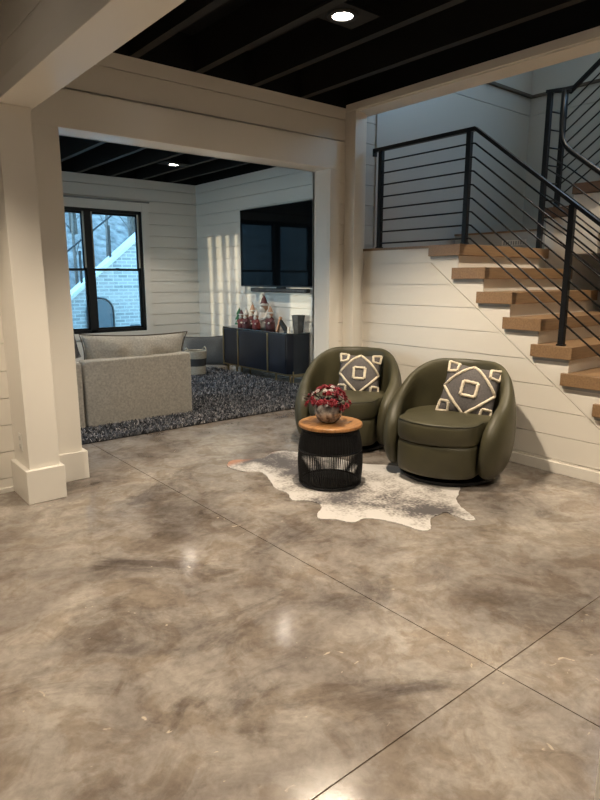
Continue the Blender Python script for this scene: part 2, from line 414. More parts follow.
us = thing('staircase', 'upper stair flight turning back above the landing, dark undersides of treads showing', 'staircase', (UX, 3.2, 1.785))
def UL(o): o.location = (-UX, -3.2, -1.785); return o
bm = B(); box(bm, UX, 7.28, 3.28, 4.37, 1.79, 1.965); UL(obj('platform_riser', bm, plain, us))
bm = B(); box(bm, UX-.012, 7.28, 3.27, 4.37, 1.967, 1.985); UL(obj('platform_edge', bm, oak, us))
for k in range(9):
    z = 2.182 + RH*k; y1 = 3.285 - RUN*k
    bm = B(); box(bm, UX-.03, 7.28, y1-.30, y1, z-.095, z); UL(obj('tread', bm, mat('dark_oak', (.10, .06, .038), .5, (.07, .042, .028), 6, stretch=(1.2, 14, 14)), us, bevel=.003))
bm = B()
for k in range(9):
    z = 2.182 + RH*k - .1; y1 = 3.28 - RUN*k
    box(bm, UX, 7.28, y1-RUN, y1-.001, 0 if k < 1 else max(0, z-.55), z)
box(bm, UX, UX+.06, -1, 3.235-RUN*8, 0, 2.4)
box(bm, UX, UX+.06, .2, 2.5, 0, 2.9)
box(bm, UX, UX+.06, 3.27, 4.37, 0, 1.788)
UL(obj('stringer_wall', bm, trimp, us))

# stairwell shell
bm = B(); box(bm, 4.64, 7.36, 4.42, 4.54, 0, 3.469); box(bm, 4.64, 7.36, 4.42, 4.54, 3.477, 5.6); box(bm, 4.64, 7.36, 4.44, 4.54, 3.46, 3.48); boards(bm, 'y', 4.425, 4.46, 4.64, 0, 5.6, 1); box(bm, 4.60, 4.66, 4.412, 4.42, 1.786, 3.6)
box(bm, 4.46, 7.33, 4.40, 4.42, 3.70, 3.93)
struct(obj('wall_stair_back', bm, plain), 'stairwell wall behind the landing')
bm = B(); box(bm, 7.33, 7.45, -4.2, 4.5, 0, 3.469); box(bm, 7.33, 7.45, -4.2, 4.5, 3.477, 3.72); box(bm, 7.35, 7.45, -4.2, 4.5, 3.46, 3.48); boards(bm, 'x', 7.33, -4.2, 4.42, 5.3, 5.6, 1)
boards(bm, 'x', 7.33, 2.6, 4.42, 3.72, 5.3, 1); boards(bm, 'x', 7.33, -4.2, 1.3, 3.72, 5.3, 1)  # gap left for an added, unseen window bringing cool sky light in
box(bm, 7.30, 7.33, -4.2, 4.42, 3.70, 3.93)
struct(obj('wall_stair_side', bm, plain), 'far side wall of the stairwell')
bm = B(); box(bm, 7.285, 7.33, -4.2, 4.40, 3.672, 3.70); box(bm, 4.46, 7.33, 4.375, 4.42, 3.672, 3.70)
struct(obj('trim_12', bm, mat('band_shadow_dark', (.09, .075, .06), .6)), 'dark strip painting the shadow line around the stairwell')  # dark colour stands in for the shadow under the projecting wall band
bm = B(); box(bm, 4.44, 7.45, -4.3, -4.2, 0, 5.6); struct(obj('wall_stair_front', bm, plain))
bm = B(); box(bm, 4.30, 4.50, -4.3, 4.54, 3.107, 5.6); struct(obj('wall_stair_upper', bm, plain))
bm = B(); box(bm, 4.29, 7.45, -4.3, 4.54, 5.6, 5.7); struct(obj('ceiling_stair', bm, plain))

# floor register on the platform riser
t = thing('wall_register', 'small flat register plate low behind the landing railing', 'vent', (UX-.002, 3.62, 1.86))
bm = B(); box(bm, -.006, 0, -.14, .14, -.028, .028); obj('cover_plate', bm, plasticw, t, bevel=.002)
bm = B()
for i in range(9): box(bm, -.009, -.006, -.12+i*.028, -.108+i*.028, -.018, .018)
obj('louvre', bm, mat('louvre_grey', (.25, .25, .24), .5), t)

# ------------------------------------------------------------------ railings
rl = thing('stair_railing', 'black steel railing with eight horizontal bars along landing and lower flight', 'railing', (4.47, 3.2, 1.785))
def RL(o): o.location = (-4.47, -3.2, -1.785); return o
RXp = 4.475; BEND = 3.175; YEND = 1.0
def rz(y, top): return top if y > BEND else top - M_*(BEND-y)
bm = B()
def flat(bm, pts, w, h):
    """rectangular rail running in the Y-Z plane"""
    pv = []
    for i, p in enumerate(pts):
        p = Vector(p); pv.append([bm.verts.new(p+Vector((dx*w/2, 0, dz*h/2))) for dx, dz in ((-1,-1),(1,-1),(1,1),(-1,1))])
    for a, b_ in zip(pv, pv[1:]):
        for j in range(4): bm.faces.new((a[j], a[(j+1) % 4], b_[(j+1) % 4], b_[j]))
    bm.faces.new(pv[0]); bm.faces.new(list(reversed(pv[-1])))
flat(bm, [(RXp, 4.30, 2.70), (RXp, BEND, 2.70), (RXp, YEND, rz(YEND, 2.70))], .042, .034)
box(bm, RXp-.02, RXp+.02, 4.30, 4.325, 2.645, 2.717)
RL(obj('top_rail', bm, steel, rl, bevel=.003))
for k in range(1, 9):
    z = 2.70 - .1085*k
    bm = B(); tube(bm, [(RXp, 4.235, z), (RXp, BEND+.02, z), (RXp, BEND, z-.004), (RXp, YEND+.05, rz(YEND+.05, z))], .0072, 8)
    RL(obj('bar', bm, steel, rl, smooth=True))
for y, base in ((4.225, 1.786), (3.232, 1.786), (2.30, tread_z(4)), (1.30, tread_z(8)+.001)):
    bm = B(); box(bm, RXp-.021, RXp+.021, y-.021, y+.021, base, rz(y, 2.69))
    p = RL(obj('post', bm, steel, rl, bevel=.002))
    bm = B(); box(bm, RXp-.027, RXp+.027, y-.027, y+.027, base, base+.012); obj('base_shoe', bm, steel, p)

ir = thing('stair_railing', 'black steel inner railing with curved top rail and clustered newel posts behind the near one', 'railing', (5.72, 3.2, 1.785))
def IL(o): o.location = (-5.72, -3.2, -1.785); return o
IX = 5.72
for (x, y, z0, z1) in ((5.70, 3.24, 1.786, 3.21), (5.90, 3.20, 2.183, 3.24)):
    bm = B(); box(bm, x-.022, x+.022, y-.022, y+.022, z0, z1); IL(obj('newel_post', bm, steel, ir, bevel=.002))
bm = B(); prism(bm, [(5.675, 3.275, 3.20), (5.745, 3.06, 3.20), (5.93, 3.16, 3.23), (5.90, 3.24, 3.235)], (0, 0, .03)); IL(obj('newel_cap', bm, steel, ir, bevel=.002))
# curved top rail: down from the cap, sweeping into the slope
cv = [(IX, 3.115, 3.20), (IX, 3.115, 3.0), (IX, 3.112, 2.90)]
cv += [(IX, 3.110, 2.84), (IX, 3.096, 2.775), (IX, 3.066, 2.717), (IX, 3.034, 2.680), (IX, 2.988, 2.64)]
yl, zl = cv[-1][1], cv[-1][2]
cv.append((IX, 1.0, zl - M_*(yl-1.0)))
bm = B(); tube(bm, cv, .024, 8); IL(obj('top_rail', bm, steel, ir, smooth=True))
for k in range(1, 8):
    z = 2.72 - .118*k
    bm = B(); tube(bm, [(IX, 3.22, z+.04), (IX, 3.0, z-.10), (IX, 1.02, z-.10-M_*1.98)], .007, 8); IL(obj('bar', bm, steel, ir, smooth=True))
for k in range(7):
    z = 3.07 - .16*k - .03
    bm = B(); tube(bm, [(5.70, 3.24, z), (5.90, 3.20, z)], .007, 8); IL(obj('short_bar', bm, steel, ir, smooth=True))
ur = thing('stair_railing', 'black steel railing climbing steeply up the upper flight at the right edge', 'railing', (5.92, 3.1, 2.2))
def VL(o): o.location = (-5.92, -3.1, -2.2); return o
bm = B(); flat(bm, [(5.92, 3.165, 3.235), (5.92, 1.4, 3.235+M_*1.765)], .045, .04); VL(obj('top_rail', bm, steel, ur, bevel=.003))
for k in range(1, 9):
    z = 3.235 - .118*k
    bm = B(); tube(bm, [(5.92, 3.18, z), (5.92, 1.42, z+M_*1.76)], .007, 8); VL(obj('bar', bm, steel, ur, smooth=True))
for y in (2.2, 1.4):
    zt = 3.235+M_*(3.165-y); bm = B(); box(bm, 5.90, 5.94, y-.02, y+.02, 2.182+RH*round((3.24-y)/RUN-.5), zt); VL(obj('post', bm, steel, ur, bevel=.002))

# ------------------------------------------------------------------ far room walls
W0, W1, WZ0, WZ1 = 2.83, 4.685, .60, 2.60
bm = B()
boards(bm, 'y', TY, -.3, W0, 0, 3.12, 1, .012); boards(bm, 'y', TY, W1, TX, 0, 3.12, 1, .012)
boards(bm, 'y', TY, W0, W1, 0, WZ0, 1, .012); boards(bm, 'y', TY, W0, W1, WZ1, 3.12, 1, .012)
struct(obj('wall_window', bm, paint), 'white shiplap wall with the black window')
bm = B(); boards(bm, 'x', TX, 4.70, TY+.12, 0, 3.12, 1, .012); struct(obj('wall_television', bm, paint), 'white shiplap wall behind the television')
bm = B()
LW = [(5.6, 7.2), (7.7, 9.65)]
boards(bm, 'x', -.3, 4.70, 5.6, 0, 3.12, -1); boards(bm, 'x', -.3, 7.2, 7.7, 0, 3.12, -1); boards(bm, 'x', -.3, 9.65, TY, 0, 3.12, -1)
for a, b_ in LW: boards(bm, 'x', -.3, a, b_, 0, .5, -1); boards(bm, 'x', -.3, a, b_, 2.6, 3.12, -1)
struct(obj('wall_far_left', bm, paint))
# baseboards
bm = B(); box(bm, -.3, TX, TY-.016, TY, 0, .13); box(bm, TX-.016, TX, 4.74, TY, 0, .13)
struct(obj('baseboard_far', bm, trimp, bevel=.003))

# window casing
bm = B()
box(bm, W0-.12, W0, TY-.022, TY, WZ0-.10, WZ1+.14); box(bm, W1, W1+.12, TY-.022, TY, WZ0-.10, WZ1+.14)
box(bm, W0, W1, TY-.022, TY, WZ1, WZ1+.14); box(bm, W0, W1, TY-.022, TY, WZ0-.10, WZ0)
struct(obj('trim_13', bm, trimp, bevel=.003), 'white casing around the black window')
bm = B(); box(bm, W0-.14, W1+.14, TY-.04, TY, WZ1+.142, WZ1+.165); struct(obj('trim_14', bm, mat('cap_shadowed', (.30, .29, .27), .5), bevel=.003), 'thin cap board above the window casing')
def window(name, x0, x1, nsash, loc_y, axis='y'):
    w = bpy.data.objects.new(name, None); C.objects.link(w); w['kind'] = 'structure'; w['label'] = 'black framed double window of the far room'
    bm = B()
    box(bm, x0, x0+.055, loc_y+.0, loc_y+.11, WZ0, WZ1); box(bm, x1-.055, x1, loc_y, loc_y+.11, WZ0, WZ1)
    box(bm, x0, x1, loc_y, loc_y+.11, WZ0, WZ0+.05); box(bm, x0, x1, loc_y, loc_y+.11, WZ1-.05, WZ1)
    xm = (x0+x1)/2; box(bm, xm-.058, xm+.058, loc_y, loc_y+.11, WZ0, WZ1)
    obj('window_frame', bm, winf, w, bevel=.003)
    zm = 1.635
    bm = B()
    for q in (x0+.055, xm-.058-.022, xm+.058, x1-.055-.022): box(bm, q, q+.022, loc_y+.008, loc_y+.028, zm+.03, WZ1-.05)
    obj('jamb_liner', bm, mat('jamb_liner_tan', (.5, .46, .38), .5), w)
    for (a, b_) in ((x0+.055, xm-.058), (xm+.058, x1-.055)):
        bm = B(); s = .030
        for (q0, q1, yy) in ((WZ0+.05, zm+.02, .03), (zm-.02, WZ1-.05, .065)):
            box(bm, a, a+s, loc_y+yy, loc_y+yy+.03, q0, q1); box(bm, b_-s, b_, loc_y+yy, loc_y+yy+.03, q0, q1)
            box(bm, a, b_, loc_y+yy, loc_y+yy+.03, q0, q0+.035); box(bm, a, b_, loc_y+yy, loc_y+yy+.03, q1-.035, q1)
        sa = obj('sash', bm, winf, w, bevel=.002)
        bm = B(); box(bm, a+s, b_-s, loc_y+.044, loc_y+.048, WZ0+.08, zm-.01); obj('window_pane', bm, wglass, sa)
        bm = B(); box(bm, a+s, b_-s, loc_y+.078, loc_y+.082, zm+.01, WZ1-.08); obj('window_pane', bm, wglass, sa)
        bm = B(); box(bm, (a+b_)/2-.03, (a+b_)/2+.03, loc_y+.015, loc_y+.03, zm+.0, zm+.03); obj('sash_lock', bm, winf, sa, bevel=.003)
window('window_1', W0, W1, 2, TY)
for i, (a, b_) in enumerate(LW):
    w = bpy.data.objects.new('window_%d' % (i+2), None); C.objects.link(w); w['kind'] = 'structure'
    bm = B(); x = -.36
    box(bm, x-.05, x+.05, a, a+.05, .5, 2.6); box(bm, x-.05, x+.05, b_-.05, b_, .5, 2.6); box(bm, x-.05, x+.05, a, b_, .5, .55); box(bm, x-.05, x+.05, a, b_, 2.55, 2.6); box(bm, x-.05, x+.05, (a+b_)/2-.04, (a+b_)/2+.04, .5, 2.6); box(bm, x-.03, x+.03, a, b_, 1.6, 1.64)
    obj('window_frame', bm, winf, w)

# ------------------------------------------------------------------ recessed lights
def can(x, y, z, label, power, warm=(1.0, .84, .64), size=.98):
    t = thing('recessed_light', label, 'ceiling light', (x, y, z), 0, 'recessed ceiling lights')
    bm = B(); lathe(bm, [(.064, .008), (.064, 0), (.095, 0), (.10, .006), (.10, .012), (.064, .012)], 32, cap=False); obj('trim_ring', bm, trimblk, t, smooth=False)
    bm = B(); lathe(bm, [(0, .006), (.064, .006), (.064, .012), (0, .012)], 32); obj('lens', bm, bulb, t)
    bm = B(); box(bm, -.2, .2, -.13, .13, .012, .03); obj('mounting_plate', bm, blackc, t)
    l = bpy.data.lights.new('can_light', 'SPOT'); l.energy = power; l.color = warm; l.shadow_soft_size = .05; l.spot_size = 2*size; l.spot_blend = .55; l.specular_factor = .25
    lo = bpy.data.objects.new('can_light', l); C.objects.link(lo); lo.location = (0, 0, -.02); lo.parent = t
    return t
FP = 365
can(2.82, 3.02, CZ-.0, 'round recessed light in the black ceiling above the armchairs', FP)
can(2.82, .42, CZ, 'recessed light in the black ceiling right of the camera', FP*.62)
can(2.82, -2.2, CZ, 'recessed light in the black ceiling behind the camera, right row', FP*.6)
can(.15, 3.02, CZ, 'recessed light in the black ceiling left of the dropped beam', FP*.66)
can(.15, .42, CZ, 'recessed light directly above the camera', FP*.5)
can(.15, -2.2, CZ, 'recessed light in the black ceiling behind the camera, left row', FP*.45)
can(4.5, 8.40, 3.12, 'round recessed light in the far room ceiling near the television', 100, (1, .9, .76))
can(4.5, 5.80, 3.12, 'recessed light in the far room ceiling behind the header', 100, (1, .9, .76))
can(1.8, 8.40, 3.12, 'recessed light in the far room ceiling by the window, left', 90, (1, .9, .76))
can(1.8, 5.80, 3.12, 'recessed light in the far room ceiling above the sofa', 90, (1, .9, .76))
can(5.2, 1.2, 5.58, 'recessed light high above the lower stair flight', 800, size=.76)

# ------------------------------------------------------------------ armchairs
def smoothstep(a, b, x):
    t = max(0, min(1, (x-a)/(b-a))); return t*t*(3-2*t)
def armchair(loc, rz_, label):
    t = thing('swivel_armchair', label, 'armchair', loc, rz_, 'olive leather swivel armchairs')
    # local frame: front = -Y
    bm = B(); TH = R(131); NT = 60; NS = 22; rings = []
    for i in range(NT+1):
        u = -1+2*i/NT; th = u*TH; a = abs(th)
        h = .845 - .31*smoothstep(R(26), R(130), a) - .03*smoothstep(R(60), R(100), a)
        z0 = .085 - .02*smoothstep(R(60), R(130), a)
        e = max(0, (abs(u)-.80)/.20); s = math.sqrt(max(0.0, 1-e**2.3)) if e < 1 else 0
        s = max(s, .03)
        thick = .115 + .02*smoothstep(R(60), R(120), a)
        Rm = .415 + .012*math.cos(2*th)
        zc = (z0+h)/2 - .05*e; hh = (h-z0)/2*(s**.75)
        ring = []
        for j in range(NS):
            f = 2*PI*j/NS; cx, cz = math.cos(f), math.sin(f)
            n = 3.2
            rr = (abs(cx)**n + abs(cz)**n)**(-1/n)
            lx, lz = cx*rr, cz*rr
            zz = zc + lz*hh
            bul = .028*math.sin(PI*max(0, min(1, (zz-z0)/(h-z0))))     # belly of the shell
            lean = .03*(zz-.4)*smoothstep(R(120), R(20), a)
            rad = Rm + bul + lean + lx*thick/2*(.25+.75*s)
            ring.append(bm.verts.new((rad*math.sin(th), rad*math.cos(th)*1.0, zz)))
        rings.append(ring)
    for a_, b_ in zip(rings, rings[1:]):
        for j in range(NS): bm.faces.new((a_[j], a_[(j+1) % NS], b_[(j+1) % NS], b_[j]))
    bm.faces.new(rings[0]); bm.faces.new(list(reversed(rings[-1])))
    obj('backrest_shell', bm, leather, t, smooth=True, sub=1)
    def rad(ph, f, b):   # ph measured from front
        return b + (f-b)*(1-smoothstep(R(38), R(66), ph))
    def blob(z0, z1, f, b, dome, name, edge=.03, sq=3.4):
        bm = B(); NP = 72; prof = []
        K = 8
        for k in range(K+1):
            q = -PI/2 + PI*k/K; prof.append((math.copysign(abs(math.cos(q))**(2/sq), math.cos(q)), math.copysign(abs(math.sin(q))**(2/sq), math.sin(q))))
        rg = []
        steps = [(0.0, -1), (.5, -1), (.8, -1)] + [(1 - edge*(1-c)/.4*1.0 if False else 1-(1-c)*edge/.4, s_) for c, s_ in prof] + [(.8, 1), (.5, 1), (0.0, 1)]
        zm, hz = (z0+z1)/2, (z1-z0)/2
        for c, s_ in steps:
            ring = []
            if c == 0.0: rg.append([bm.verts.new((0, 0, zm+s_*hz+(dome if s_ > 0 else 0)))]); continue
            for j in range(NP):
                ph = 2*PI*j/NP; pf = abs((ph+PI) % (2*PI)-PI)
                r = rad(pf, f, b)*c
                zz = zm+s_*hz + (dome*(1-c*c) if s_ > 0 else 0)
                ring.append(bm.verts.new((r*math.sin(ph), -r*math.cos(ph), zz)))
            rg.append(ring)
        for a_, b_ in zip(rg, rg[1:]):
            for j in range(NP):
                k = (j+1) % NP
                if len(a_) == 1: bm.faces.new((a_[0], b_[k], b_[j]))
                elif len(b_) == 1: bm.faces.new((a_[j], a_[k], b_[0]))
                else: bm.faces.new((a_[j], a_[k], b_[k], b_[j]))
        o = obj(name, bm, leather, t, smooth=True)
        return o
    blob(.07, .312, .425, .34, 0, 'seat_base', edge=.03)
    cu = blob(.310, .468, .43, .345, .02, 'seat_cushion', edge=.035)
    for zz in (.462,):
        bm = B(); pts = []
        for j in range(-26, 27):
            ph = R(j*2.6); r = rad(abs(ph), .43, .345)-.010; pts.append((r*math.sin(ph), -r*math.cos(ph), zz))
        tube(bm, pts, .005, 6); obj('piping', bm, piping, cu, smooth=True)
    bm = B(); lathe(bm, [(0, .0), (.345, .0), (.36, .01), (.36, .03), (.20, .04), (.2, .075), (0, .075)], 48); obj('swivel_base', bm, steel, t, smooth=False, bevel=.003)
    return t
FWD = math.atan2(3.75, 2.76)   # azimuth of the chair seen from camera, from +Y
def chair_rot(P, off):
    # local -Y should point at the camera, turned by off
    az = math.atan2(-P[1], -P[0])    # direction to camera
    return az + PI/2 + off
CH2 = (3.77, 2.78, .006); CH1 = (3.80, 3.92, 0.0)
r2 = chair_rot(CH2, -R(19)); r1 = chair_rot(CH1, -R(14))
armchair(CH2, r2, 'olive leather swivel armchair nearer the camera, right of the round table')
armchair(CH1, r1, 'olive leather swivel armchair behind the round table, farther from camera')

# ------------------------------------------------------------------ throw pillows
def pillow_pt(u, v, w, h, th, side):
    x = w/2*u*(1-.10*(1-v*v)*abs(u)**2); y = h/2*v*(1-.10*(1-u*u)*abs(v)**2)
    z = side*th/2*max(0, (1-abs(u)**2.6))**.55*max(0, (1-abs(v)**2.6))**.55
    return Vector((x, y, z))
def pillow_mesh(w, h, th, n=22, wob=0.0):
    bm = B(); g = {}
    for s in (1, -1):
        for i in range(n+1):
            for j in range(n+1):
                u, v = -1+2*i/n, -1+2*j/n
                if s == -1 and (i in (0, n) or j in (0, n)): g[s, i, j] = g[1, i, j]; continue
                p = pillow_pt(u, v, w, h, th, s)
                if wob and 0 < i < n and 0 < j < n: p.z += s*wob*noise.noise(Vector((p.x*6, p.y*6, s*3)))
                g[s, i, j] = bm.verts.new(p)
        for i in range(n):
            for j in range(n):
                q = [g[s, i, j], g[s, i+1, j], g[s, i+1, j+1], g[s, i, j+1]]
                bm.faces.new(q if s == 1 else q[::-1])
    return bm
def throw_pillow(M4, label, w=.44):
    t = thing('throw_pillow', label, 'pillow', (0,0,0), 0, 'patterned throw pillows on the armchairs'); t.matrix_world = M4
    th = .15
    obj('pillow_cover', pillow_mesh(w, w, th), pgrey, t, smooth=True)
    def line(pl, r=.0115, closed=False):
        pts = []
        if closed: pl = pl+[pl[0]]
        for (a, b_) in zip(pl, pl[1:]):
            for k in range(10):
                f = k/10; u = a[0]+(b_[0]-a[0])*f; v = a[1]+(b_[1]-a[1])*f
                q = pillow_pt(u, v, w, w, th, 1); pts.append(q+Vector((random.uniform(-.0012, .0012), random.uniform(-.0012, .0012), .002)))
        pts.append(pillow_pt(pl[-1][0], pl[-1][1], w, w, th, 1)+Vector((0, 0, .002)))
        tube(bm, pts, [r*random.uniform(.88, 1.12) for _ in pts], 7)
    bm = B(); line([(-.97, .02), (-.02, .97)]); line([(.0, .97), (.97, 0)]); line([(.97, 0), (.0, -.97)]); line([(-.0, -.97), (-.97, 0)]); obj('diamond_tufting', bm, cream, t, smooth=True)
    bm = B(); q = .25; line([(-q, -q), (q, -q)], .0135); line([(q, -q), (q, q)], .0135); line([(q, q), (-q, q)], .0135); line([(-q, q), (-q, -q)], .0135); obj('square_tufting', bm, cream, t, smooth=True)
    for sx in (-1, 1):
        for sy in (-1, 1):
            bm = B(); a, e = .55, .94
            line([(a*sx, e*sy), (e*sx, e*sy)]); line([(e*sx, e*sy), (e*sx, a*sy)]); line([(e*sx, a*sy), (a*sx*1.08, a*sy*1.08)]); line([(a*sx*1.08, a*sy*1.08), (a*sx, e*sy)])
            obj('corner_tufting', bm, cream, t, smooth=True)
    return t
def leaning(P, rz_, tilt, roll, off):
    # pillow face normal +Z -> points along chair front (-Y local) leaning back; off in chair local coordinates
    base = Matrix.Translation(P) @ Matrix.Rotation(rz_, 4, 'Z') @ Matrix.Translation(off)
    return base @ Matrix.Rotation(R(90)-tilt, 4, 'X') @ Matrix.Rotation(roll, 4, 'Z')
throw_pillow(leaning(CH2, r2+R(14), R(26), R(-10), (.135, .12, .628)), 'dark grey pillow with cream diamond tufting leaning in the nearer olive armchair')
throw_pillow(leaning(CH1, r1+R(10), R(24), R(-3), (.085, .14, .612)), 'dark grey pillow with cream diamond tufting upright in the farther olive armchair', .41)

# ------------------------------------------------------------------ round side table
TB = (2.915, 3.197, .0065)
t = thing('side_table', 'round side table with honey wood top on a black woven cord drum', 'table', TB, R(20))
bm = B(); lathe(bm, [(0, .430), (.226, .430), (.234, .434), (.236, .44), (.234, .452), (.229, .456), (0, .456)], 64); obj('tabletop', bm, tabwood, t, smooth=False)
def dr(z):   # drum radius
    f = z/.42; return .224 + .012*math.sin(PI*min(1, f*1.3)) - .024*smoothstep(.78, 1.0, f)
for zz, rr in ((.012, .010), (.262, .0075), (.415, .009)):
    bm = B(); pts = [((dr(zz))*math.cos(2*PI*k/48), dr(zz)*math.sin(2*PI*k/48), zz) for k in range(49)]; tube(bm, pts, rr, 8, caps=False); obj('ring', bm, steel, t, smooth=True)
bm = B()
for k in range(96):
    a = 2*PI*k/96; zsn = [.012 + .403*i/9 for i in range(10)]
    tube(bm, [((dr(z)+.002)*math.cos(a), (dr(z)+.002)*math.sin(a), z) for z in zsn], .0036, 5)
obj('cord_cage', bm, rope, t, smooth=True)['kind'] = 'stuff'
bm = B()
for k in range(150):
    a = 2*PI*k/150; tube(bm, [((dr(z)-.008)*math.cos(a), (dr(z)-.008)*math.sin(a), z) for z in (.262, .30, .34, .38, .415)], .0042, 4)
obj('upper_cord_band', bm, rope, t, smooth=True)['kind'] = 'stuff'
bm = B(); lathe(bm, [(0, .008), (.2, .008), (.2, .02), (0, .02)], 40); 
box(bm, -.008, .008, -.19, .19, .008, .024); obj('bottom_brace', bm, steel, t)

# vase and flowers
VZ = TB[2]+.4575
VX, VY = TB[0]-.013, TB[1]+.008
v = thing('vase', 'mottled silver mercury-glass bowl vase on the round side table', 'vase', (VX, VY, VZ))
bm = B(); pr_ = [(.0, 0), (.045, 0), (.062, .01)]
for i in range(1, 12):
    a = -PI/2 + PI*.86*i/11 + .35*(1-i/11); pr_.append((.098*math.cos(a), .092+.092*math.sin(a)))
pr_ = [(q*1.07, z*1.05) for q, z in [(0, 0), (.05, 0), (.072, .016), (.09, .045), (.098, .08), (.096, .115), (.083, .145), (.072, .160), (.068, .163), (.064, .160), (.074, .142), (.088, .112), (.09, .08), (.082, .045), (.06, .018), (0, .012)]]
lathe(bm, pr_, 40); obj('vase_body', bm, mercury, v, smooth=True)
f = thing('flower_arrangement', 'crimson and frosted white flower arrangement filling the silver vase', 'flowers', (VX, VY, VZ+.10))
def flower(c, r, m, name, tilt):
    bm = B(); n = 6
    Mt = Matrix.Translation(c) @ Matrix.Rotation(tilt[1], 4, 'Z') @ Matrix.Rotation(tilt[0], 4, 'Y')
    for ly, (sc, el) in enumerate(((1, .15), (.78, .7), (.5, 1.15))):
        for k in range(n):
            a = 2*PI*k/n + ly*.5
            ball(bm, (0, 0, 0), r*.5*sc, 1.15, .75, .22, 7, 4)
            vs = bm.verts[-(7*3+2):] if False else list(bm.verts)[-23:]
            MM = Mt @ Matrix.Rotation(a, 4, 'Z') @ Matrix.Translation((r*.48*sc*math.cos(el), 0, r*.55*math.sin(el)*sc)) @ Matrix.Rotation(-el, 4, 'Y')
            for q in vs: q.co = MM @ q.co
    return obj(name, bm, m, f, smooth=True)
rnd = random.Random(3)
cnt = 0
for i in range(44):
    az = i*2.399; rr = math.sqrt((i+.5)/44)
    el = (1-rr)*PI/2
    Rr = .158
    x, y = Rr*rr*math.cos(az), Rr*rr*math.sin(az); z = .062 + .105*math.cos(rr*PI/2*.95) + rnd.uniform(-.025, .02)
    if rr > .7: z -= .05*rnd.random()
    wh = (i % 5 == 2)
    flower(Vector((x, y, z)), rnd.uniform(.024, .033) if not wh else .020, white_b if wh else red, 'white_bloom' if wh else 'red_bloom', (rr*1.2, az))
for i in range(26):
    az = i*2.1+.3; rr = rnd.uniform(.06, .17); z = .05+rnd.uniform(.0, .09)
    bm = B(); ball(bm, (0, 0, 0), .03, 1.3, .45, .12, 8, 4)
    MM = Matrix.Translation((rr*math.cos(az), rr*math.sin(az), z)) @ Matrix.Rotation(az, 4, 'Z') @ Matrix.Rotation(rnd.uniform(-.8, .6), 4, 'Y')
    bmesh.ops.transform(bm, matrix=MM, verts=bm.verts); obj('leaf', bm, leafm, f, smooth=True)
bm = B()
for i in range(16):
    az = i*.9; tube(bm, [(.01*math.cos(az), .01*math.sin(az), -.07), (.045*math.cos(az), .045*math.sin(az), .05), (.09*math.cos(az), .09*math.sin(az), .10)], .0025, 5)
obj('stem', bm, leafm, f)['kind'] = 'stuff'

# ------------------------------------------------------------------ cowhide rug (outline on the floor, metres)
HC = (3.13, 3.02); HA = R(-42)
HC = (2.95, 3.05); HA = R(-79.4)
outl = [(2.567, 4.06), (2.638, 4.109), (2.745, 4.058), (2.866, 3.996), (2.96, 4.04), (3.038, 4.086), (3.15, 4.06), (3.22, 3.95), (3.30, 3.90), (3.37, 3.80), (3.36, 3.6), (3.42, 3.35), (3.58, 3.15),
        (3.62, 2.85), (3.60, 2.55), (3.45, 2.43), (3.33, 2.36), (3.24, 2.25), (3.15, 2.085), (3.088, 2.093), (3.085, 2.195), (3.09, 2.266), (2.998, 2.273), (2.92, 2.255), (2.85, 2.20), (2.793, 2.157), (2.734, 2.186),
        (2.721, 2.293), (2.684, 2.425), (2.615, 2.524), (2.501, 2.534), (2.452, 2.637), (2.384, 2.713), (2.44, 2.79), (2.506, 2.832), (2.555, 2.909), (2.518, 3.012), (2.459, 3.06),
        (2.47, 3.12), (2.512, 3.194), (2.509, 3.33), (2.581, 3.499), (2.646, 3.692), (2.557, 3.798), (2.52, 3.927), (2.53, 4.01)]
hv = Matrix.Rotation(-HA, 3, 'Z')
# jagged fur edge: subdivide with small noise
jo = []
for i in range(len(outl)):
    a, b_ = Vector((*outl[i], 0)), Vector((*outl[(i+1) % len(outl)], 0)); a0 = Vector((*outl[i-1], 0)); b2 = Vector((*outl[(i+2) % len(outl)], 0))
    for k in range(6):
        f = k/6
        p = .5*((2*a) + (b_-a0)*f + (2*a0-5*a+4*b_-b2)*f*f + (3*a-a0-3*b_+b2)*f**3)
        p += Vector((random.uniform(-.004, .004), random.uniform(-.004, .004), 0)); jo.append(hv @ (p - Vector((*HC, 0))))
bm = B()
from mathutils.geometry import tessellate_polygon
lo_ = [bm.verts.new((p.x, p.y, 0)) for p in jo]; hi_ = [bm.verts.new((p.x, p.y, .005)) for p in jo]
for tri in tessellate_polygon([[Vector((p.x, p.y, 0)) for p in jo]]):
    bm.faces.new([lo_[i] for i in tri]); bm.faces.new([hi_[i] for i in reversed(tri)])
for i in range(len(jo)): k = (i+1) % len(jo); bm.faces.new((lo_[i], lo_[k], hi_[k], hi_[i]))
cow = obj('cowhide_rug', bm, hide); cow.location = (HC[0], HC[1], .0005); cow.rotation_euler = (0, 0, HA)
tag(cow, 'speckled grey and white cowhide rug lying under the round table', 'rug')

